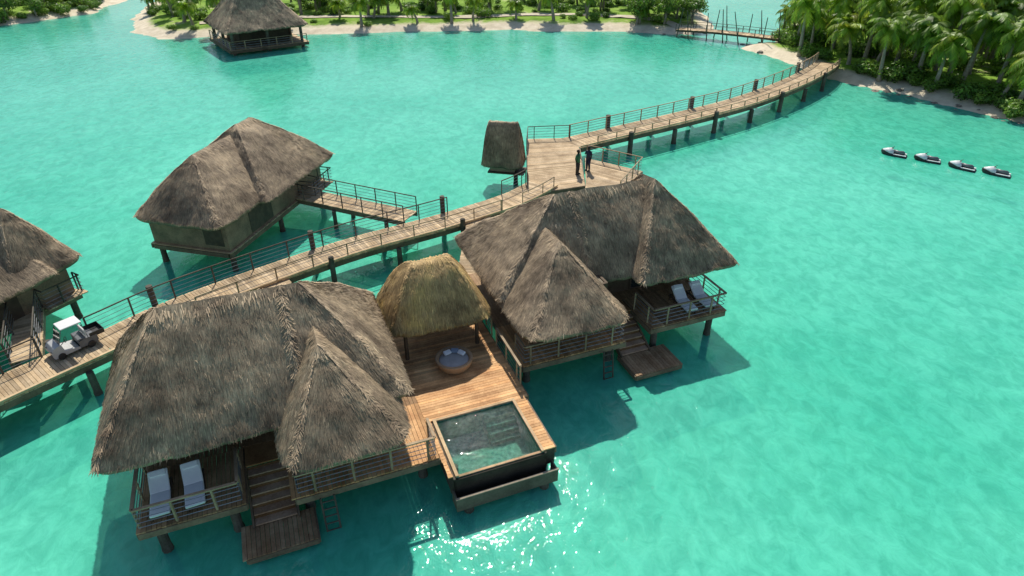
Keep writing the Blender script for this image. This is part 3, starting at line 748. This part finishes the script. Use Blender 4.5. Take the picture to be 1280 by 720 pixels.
def sdist(poly):
    P=np.array(poly,float);n=len(P);best=np.full(X.shape,1e9);ins=np.zeros(X.shape,bool)
    for i in range(n):
        a=P[i];b=P[(i+1)%n];d=b-a;t=np.clip(((X-a[0])*d[0]+(Y-a[1])*d[1])/(d@d),0,1)
        best=np.minimum(best,np.hypot(X-a[0]-t*d[0],Y-a[1]-t*d[1]))
        c=((a[1]>Y)!=(b[1]>Y))&(X<(b[0]-a[0])*(Y-a[1])/(b[1]-a[1]+1e-12)+a[0]); ins^=c
    return np.where(ins,best,-best)
SD=np.max([sdist(p) for p in isl],axis=0)
nz=np.array([[noise.noise(Vector((x*.16,y*.16,0)))*1.3+noise.noise(Vector((x*.5,y*.5,4)))*.5 if (-170<x<160 and 40<y<200) else 0 for x in xs] for y in ys])
SD=SD+nz
Z=np.where(SD>0,1.1*(1-np.exp(-SD/2.6)),np.maximum(-1.5,SD*.13))
Z+=np.where(SD>4,nz*.10,0)
Z+=WL
def gz(x,y):
    i=int(np.argmin(abs(xs-x)));j=int(np.argmin(abs(ys-y))); return float(Z[j,i]),float(SD[j,i])
nx,ny=len(xs),len(ys)
me=bpy.data.meshes.new('ground')
V=np.stack([X,Y,Z],-1).reshape(-1,3)
idx=np.arange(nx*ny).reshape(ny,nx)
Fq=np.stack([idx[:-1,:-1],idx[:-1,1:],idx[1:,1:],idx[1:,:-1]],-1).reshape(-1,4)
me.from_pydata(V.tolist(),[],Fq.tolist()); me.polygons.foreach_set('use_smooth',[True]*len(me.polygons)); me.update()
g=bpy.data.objects.new('ground',me); COL.objects.link(g); g['kind']='structure'
m,nt,b=newmat('seabed_sand_and_island_soil')
geo=N(nt,'ShaderNodeNewGeometry'); sep=N(nt,'ShaderNodeSeparateXYZ'); nt.links.new(geo.outputs['Position'],sep.inputs[0])
n1=N(nt,'ShaderNodeTexNoise',Scale=.05,Detail=4,Roughness=.55); nt.links.new(geo.outputs['Position'],n1.inputs['Vector'])
n2=N(nt,'ShaderNodeTexNoise',Scale=.8,Detail=4,Roughness=.7); nt.links.new(geo.outputs['Position'],n2.inputs['Vector'])
bed=ramp(nt,[(.32,(.34,.70,.54)),(.50,(.48,.82,.64)),(.66,(.66,.92,.76))]); nt.links.new(n1.outputs['Fac'],bed.inputs[0])
bed2=ramp(nt,[(.35,(.64,.74,.72)),(.65,(1.18,1.11,1.07))]); nt.links.new(n2.outputs['Fac'],bed2.inputs[0])
bm_=N(nt,'ShaderNodeMix',data_type='RGBA',blend_type='MULTIPLY'); bm_.inputs[0].default_value=1
nt.links.new(bed.outputs[0],bm_.inputs[6]); nt.links.new(bed2.outputs[0],bm_.inputs[7])
sand=ramp(nt,[(.35,(.58,.50,.36)),(.65,(.78,.69,.53))]); nt.links.new(n2.outputs['Fac'],sand.inputs[0])
grass=ramp(nt,[(.33,(.09,.18,.02)),(.5,(.20,.34,.045)),(.60,(.26,.38,.08)),(.68,(.56,.49,.33))]); 
n3=N(nt,'ShaderNodeTexNoise',Scale=.22,Detail=4,Roughness=.7); nt.links.new(geo.outputs['Position'],n3.inputs['Vector']); nt.links.new(n3.outputs['Fac'],grass.inputs[0])
def mrange(a,b,sock):
    r=N(nt,'ShaderNodeMapRange'); r.inputs[1].default_value=a;r.inputs[2].default_value=b; nt.links.new(sock,r.inputs[0]); return r.outputs[0]
ad=N(nt,'ShaderNodeMath',operation='MULTIPLY_ADD'); ad.inputs[1].default_value=.6; nt.links.new(n2.outputs['Fac'],ad.inputs[0]); nt.links.new(sep.outputs['Z'],ad.inputs[2])
mxa=N(nt,'ShaderNodeMix',data_type='RGBA'); nt.links.new(mrange(WL-1.2,WL+.0,sep.outputs['Z']),mxa.inputs[0]); nt.links.new(bm_.outputs[2],mxa.inputs[6]); nt.links.new(sand.outputs[0],mxa.inputs[7])
mxb=N(nt,'ShaderNodeMix',data_type='RGBA'); nt.links.new(mrange(WL+.88,WL+1.1,ad.outputs[0]),mxb.inputs[0]); nt.links.new(mxa.outputs[2],mxb.inputs[6]); nt.links.new(grass.outputs[0],mxb.inputs[7])
nt.links.new(mxb.outputs[2],b.inputs['Base Color']); b.inputs['Roughness'].default_value=.95; b.inputs['Specular IOR Level'].default_value=.1
me.materials.append(m)
# ------------------------------------------------------------------ water
def watermat(name,tint,diffs,dfac,rough,d1,d2,s1,s2,mott=True):
    m=bpy.data.materials.new(name);m.use_nodes=True;nt=m.node_tree;nt.nodes.remove(nt.nodes['Principled BSDF']);out=nt.nodes['Material Output']
    geo=N(nt,'ShaderNodeNewGeometry')
    mp=N(nt,'ShaderNodeMapping'); mp.inputs['Scale'].default_value=(1,.7,1); mp.inputs['Rotation'].default_value=(0,0,.5); nt.links.new(geo.outputs['Position'],mp.inputs[0])
    a=N(nt,'ShaderNodeTexNoise',Scale=s1,Detail=3,Roughness=.6,Distortion=.6); nt.links.new(mp.outputs[0],a.inputs['Vector'])
    c=N(nt,'ShaderNodeTexNoise',Scale=s2,Detail=2,Roughness=.6,Distortion=.4); nt.links.new(mp.outputs[0],c.inputs['Vector'])
    big=N(nt,'ShaderNodeTexNoise',Scale=.07,Detail=6,Roughness=.62,Distortion=.4); nt.links.new(geo.outputs['Position'],big.inputs['Vector'])
    b1=N(nt,'ShaderNodeBump',Strength=1,Distance=d1); nt.links.new(a.outputs['Fac'],b1.inputs['Height'])
    b2=N(nt,'ShaderNodeBump',Strength=1,Distance=d2); nt.links.new(c.outputs['Fac'],b2.inputs['Height']); nt.links.new(b1.outputs[0],b2.inputs['Normal'])
    fr=N(nt,'ShaderNodeFresnel',IOR=1.33); nt.links.new(b2.outputs[0],fr.inputs['Normal'])
    gl=N(nt,'ShaderNodeBsdfGlossy',Roughness=rough); nt.links.new(b2.outputs[0],gl.inputs['Normal'])
    tr=N(nt,'ShaderNodeBsdfTransparent'); tr.inputs[0].default_value=(*tint,1)
    dr=ramp(nt,[(.30,diffs[0]),(.70,diffs[1])]); nt.links.new(big.outputs['Fac'],dr.inputs[0])
    rp_=ramp(nt,[(.36,(.76,.85,.85)),(.64,(1.2,1.12,1.12))]); nt.links.new(a.outputs['Fac'],rp_.inputs[0])
    mm=N(nt,'ShaderNodeMix',data_type='RGBA',blend_type='MULTIPLY'); mm.inputs[0].default_value=1; nt.links.new(dr.outputs[0],mm.inputs[6]); nt.links.new(rp_.outputs[0],mm.inputs[7])
    df=N(nt,'ShaderNodeBsdfDiffuse'); nt.links.new(mm.outputs[2],df.inputs[0]); nt.links.new(b2.outputs[0],df.inputs['Normal'])
    m1=N(nt,'ShaderNodeMixShader'); m1.inputs[0].default_value=dfac; nt.links.new(tr.outputs[0],m1.inputs[1]); nt.links.new(df.outputs[0],m1.inputs[2])
    m2=N(nt,'ShaderNodeMixShader'); nt.links.new(fr.outputs[0],m2.inputs[0]); nt.links.new(m1.outputs[0],m2.inputs[1]); nt.links.new(gl.outputs[0],m2.inputs[2])
    nt.links.new(m2.outputs[0],out.inputs[0]); return m
wm=watermat('lagoon_water',(.58,.96,.86),((.055,.54,.38),(.14,.70,.52)),.68,.025,.040,.014,1.6,5.5)
me=bpy.data.meshes.new('water'); me.from_pydata([(-1500,-400,WL),(1500,-400,WL),(1500,2500,WL),(-1500,2500,WL)],[],[(0,1,2,3)]); me.materials.append(wm)
w=bpy.data.objects.new('water',me); COL.objects.link(w); w['kind']='structure'
M['poolwater']=watermat('pool_water',(.80,.98,.93),((.04,.20,.16),(.06,.26,.20)),.08,.012,.10,.020,1.5,6)
poolwater.obj('water_surface',['poolwater'],PL)

# ------------------------------------------------------------------ vegetation
def make_palm(seed,h,cr):
    random.seed(seed)
    P=thing('palm_tree','tall coconut palm with feathery green fronds on the island','palm tree',(0,0,0),'coconut palms on the islands',world=False)
    lx,ly=U(-.8,.8),U(-.8,.8); pts=[];rs=[]
    for k in range(9):
        t=k/8; pts.append((lx*t*t,ly*t*t,h*t-.3*(1-t))); rs.append(.17*(1-t)+.085+(.08 if k==0 else 0))
    mb=MB(); mb.tube(pts,rs,8); mb.obj('trunk',['trunk'],P,smooth=True)
    top=Vector(pts[-1]); mb=MB()
    nf=24
    for f in range(nf):
        a=2*math.pi*f*.381966*1.0+U(-.2,.2); e0=math.radians(70-f/nf*95+U(-8,8)); L=cr*U(.85,1.1)*(.8 if f<4 else 1)
        d=Vector((math.cos(a),math.sin(a),0)); q=top.copy(); el=e0; seg_=8; tt=U(.6,1.25)
        side=Vector((-d.y,d.x,0)); pr=None; col=(tt*1.05,tt,tt*.8) if R()<.85 else (tt*1.7,tt*1.3,tt)
        for s in range(seg_+1):
            u=s/seg_; dirv=d*math.cos(el)+Vector((0,0,math.sin(el)))
            if pr is not None:
                mb.beam(pr,q,.035*(1-u)+.01,.03*(1-u)+.01,col)
            if s>0:
                for sub in (0,.5):
                    b0=(pr if pr is not None else q).lerp(q,sub+.25); ll=(.62*math.sin(math.pi*min(1,.18+u*.80))+.1)*cr/2.3
                    for sg in (-1,1):
                        out=(side*sg*.85+dirv*.45+Vector((0,0,-.28-.35*R()))).normalized()*ll
                        wv=dirv*.065*cr/2.3*1.5; t2=U(.75,1.2)
                        mb.add([b0-wv,b0+wv,b0+out*.6+wv*.8+Vector((0,0,.02)),b0+out-Vector((0,0,.06))],[(0,1,2,3)],(col[0]*t2,col[1]*t2,col[2]*t2))
            pr=q.copy(); q=q+dirv*L/seg_; el-=math.radians(10+8*u)+U(0,.05)
    mb.obj('crown',['palm'],P)
    return P
def leafblob(mb,c,r,n,sz,lo=.5,hi=1.5,flat=.75):
    for k in range(n):
        d=Vector((random.gauss(0,1),random.gauss(0,1),random.gauss(0,1))).normalized()
        rr=r*(.55+.5*R()**.5)*(1+.25*noise.noise(d*2+c)); p=c+Vector((d.x*rr,d.y*rr,d.z*rr*flat))
        nrm=(d+Vector((U(-.7,.7),U(-.7,.7),U(-.3,.9)))).normalized(); x=nrm.orthogonal().normalized(); x.rotate(Matrix.Rotation(U(0,6.28),3,nrm)); y=nrm.cross(x)
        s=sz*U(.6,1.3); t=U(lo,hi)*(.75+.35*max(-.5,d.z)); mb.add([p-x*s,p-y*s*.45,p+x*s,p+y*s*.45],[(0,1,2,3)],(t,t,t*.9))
def make_shrub(seed):
    random.seed(seed); mb=MB()
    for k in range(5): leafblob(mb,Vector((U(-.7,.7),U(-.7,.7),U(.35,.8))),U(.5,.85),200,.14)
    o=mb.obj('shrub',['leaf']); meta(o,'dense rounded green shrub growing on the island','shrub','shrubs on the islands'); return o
def make_tree(seed,h):
    random.seed(seed)
    P=thing('broadleaf_tree','spreading broadleaf tree with dark green crown near shore','tree',(0,0,0),'broadleaf trees on the islands',world=False)
    mb=MB(); mb.tube([(0,0,-.3),(.1,0,h*.3),(.05,.1,h*.55)],[.28,.2,.14],8); cs=[]
    for k in range(8):
        a=k*.785+U(-.3,.3); c=Vector((math.cos(a)*U(.8,2.2),math.sin(a)*U(.8,2.2),h*U(.55,.95))); cs.append(c)
        mb.tube([(.08,.05,h*.45),(c.x*.5,c.y*.5,h*.6),c],[.11,.07,.03],6)
    mb.obj('trunk',['trunk'],P,smooth=True)
    mb=MB()
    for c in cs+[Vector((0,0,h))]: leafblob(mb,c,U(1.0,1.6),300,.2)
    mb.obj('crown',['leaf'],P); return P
tall=[make_palm(s,h,2.9) for s,h in ((11,5.6),(12,6.8),(13,4.4),(14,6.0),(15,3.6))]
short=[make_palm(s,h,2.2) for s,h in ((21,3.2),(22,4.0),(23,2.4))]
shr=[make_shrub(s) for s in (31,32,33)]
trees=[make_tree(s,h) for s,h in ((41,4.2),(42,5.2))]
random.seed(99)
used=set()
def place(src_list,x,y,sc=1.,dz=0):
    z,sd=gz(x,y); src=random.choice(src_list); rz=U(0,6.28)
    tl=(U(-.07,.07),U(-.07,.07))
    if src.name not in used:
        used.add(src.name); src.location=(x,y,z+dz); src.rotation_euler=(tl[0],tl[1],rz); src.scale=(sc,sc,sc); return
    copy_thing(src,(x,y,z+dz),rz,sc,tl)
def scatter(n,x0,x1,y0,y1,minsd,spacing,fn,maxsd=1e9,cond=None):
    pts=[];tries=0
    while len(pts)<n and tries<n*60:
        tries+=1; x=U(x0,x1);y=U(y0,y1); z,sd=gz(x,y)
        if sd<minsd or sd>maxsd: continue
        if cond and not cond(x,y): continue
        if any((x-a)**2+(y-b)**2<spacing**2 for a,b in pts): continue
        pts.append((x,y)); fn(x,y)
    return pts
vis=lambda x,y: abs(x)<y*.80+2 and y<126
right=lambda x,y: vis(x,y) and x>33 and not (x<38.5 and 69<y<80) and x<84
scatter(195,34,84,50,120,1.4,2.0,lambda x,y:place(tall,x,y,U(.85,1.15)),cond=right)
scatter(34,34,70,50,112,.8,1.4,lambda x,y:place(shr,x,y,U(.8,1.3)),maxsd=4.5,cond=right)
scatter(30,38,78,52,112,3,2.4,lambda x,y:place(shr,x,y,U(1.2,2.0)),cond=right)
left=lambda x,y: vis(x,y) and -64<x<32 and y>95
scatter(60,-60,31,97,122,1.8,2.9,lambda x,y:place(short,x,y,U(.8,1.25)),cond=left)
scatter(100,-60,31,97,120,2.2,1.6,lambda x,y:place(shr,x,y,U(.35,1.0)),cond=left)
scatter(22,-54,32,109,122,3,3.4,lambda x,y:place(trees,x,y,U(.7,1.0)),cond=left)
scatter(10,18,31,99,118,1.6,2.4,lambda x,y:place(trees,x,y,U(.6,.9)),cond=left)
scatter(24,-100,-64,98,130,.8,2.6,lambda x,y:place(trees,x,y,U(.6,.9)),cond=vis)
scatter(36,-100,-64,98,130,.3,1.6,lambda x,y:place(shr,x,y,U(.7,1.4)),cond=vis)
scatter(8,-100,-70,104,130,2.5,3.2,lambda x,y:place(short,x,y,U(.8,1.0)),cond=vis)
def make_rock(seed):
    random.seed(seed); bm=bmesh.new(); bmesh.ops.create_icosphere(bm,subdivisions=3,radius=.6)
    for v in bm.verts:
        n_=noise.noise(v.co*1.7+Vector((seed,0,0)))*.5+noise.noise(v.co*5)*.12; v.co*=1+n_; v.co.z*=.45
    me=bpy.data.meshes.new('shore_rock'); bm.to_mesh(me);bm.free(); a=me.attributes.new('tint','FLOAT_COLOR','POINT'); a.data.foreach_set('color',[1.]*4*len(me.vertices))
    me.materials.append(M['rock']); o=bpy.data.objects.new('shore_rock',me);COL.objects.link(o); return meta(o,'weathered rock lying along the island shoreline','rock','rocks along the shoreline')
rocks=[make_rock(s) for s in (1,2,3)]
random.seed(5)
scatter(34,38,62,48,70,-.9,.8,lambda x,y:place(rocks,x,y,U(.3,.8)),maxsd=.5)
scatter(10,20,38,86,103,-1.0,.8,lambda x,y:place(rocks,x,y,U(.3,.8)),maxsd=.6)
pth=smoothpath([(-48,107,0),(-38,111,0),(-24,113,0),(-8,112.5,0),(6,114.5,0),(20,112,0),(27,104,0)],10)
pth=[p*.95 for p in pth]
mb=MB(); a=offset(pth,-.8);b_=offset(pth,.8); vs=[];fs=[]
for k,(p,q) in enumerate(zip(a,b_)):
    for r in (p,q): vs.append((r.x,r.y,gz(r.x,r.y)[0]+.10))
    if k: fs.append((2*k-2,2*k-1,2*k+1,2*k))
mb.add(vs,fs); M['sandpath']=simple('pale_sand_path',(.50,.43,.32),(.62,.55,.43),rough=.95,scale=1.5)
o=mb.obj('path',['sandpath']); o['kind']='structure'
for o in bpy.data.objects:
    if '_w' in o: del o['_w']

# ------------------------------------------------------------------ light, world, camera
el=math.radians(48); az=math.radians(5)
wd=bpy.data.worlds.new("World"); scene.world=wd; wd.use_nodes=True; nt=wd.node_tree
sky=nt.nodes.new('ShaderNodeTexSky'); sky.sky_type='NISHITA'; sky.sun_disc=False; sky.sun_elevation=el; sky.sun_rotation=-az
nt.links.new(sky.outputs[0],nt.nodes['Background'].inputs[0]); nt.nodes['Background'].inputs[1].default_value=.115
sl=bpy.data.lights.new('sun','SUN'); sl.energy=5.0; sl.angle=math.radians(.5); sl.color=(1,.94,.84)
so=bpy.data.objects.new('sun',sl); COL.objects.link(so)
sd=Vector((-math.sin(az)*math.cos(el),math.cos(az)*math.cos(el),math.sin(el)))
so.rotation_euler=sd.to_track_quat('Z','Y').to_euler()
cam=bpy.data.cameras.new('camera'); cam.lens=23.06; cam.sensor_width=36; cam.clip_end=4000
co=bpy.data.objects.new('camera',cam); COL.objects.link(co); co.location=(0,0,20); co.rotation_euler=(math.radians(58),0,0)
scene.camera=co
scene.view_settings.view_transform='Standard'; scene.view_settings.look='None'; scene.view_settings.exposure=0
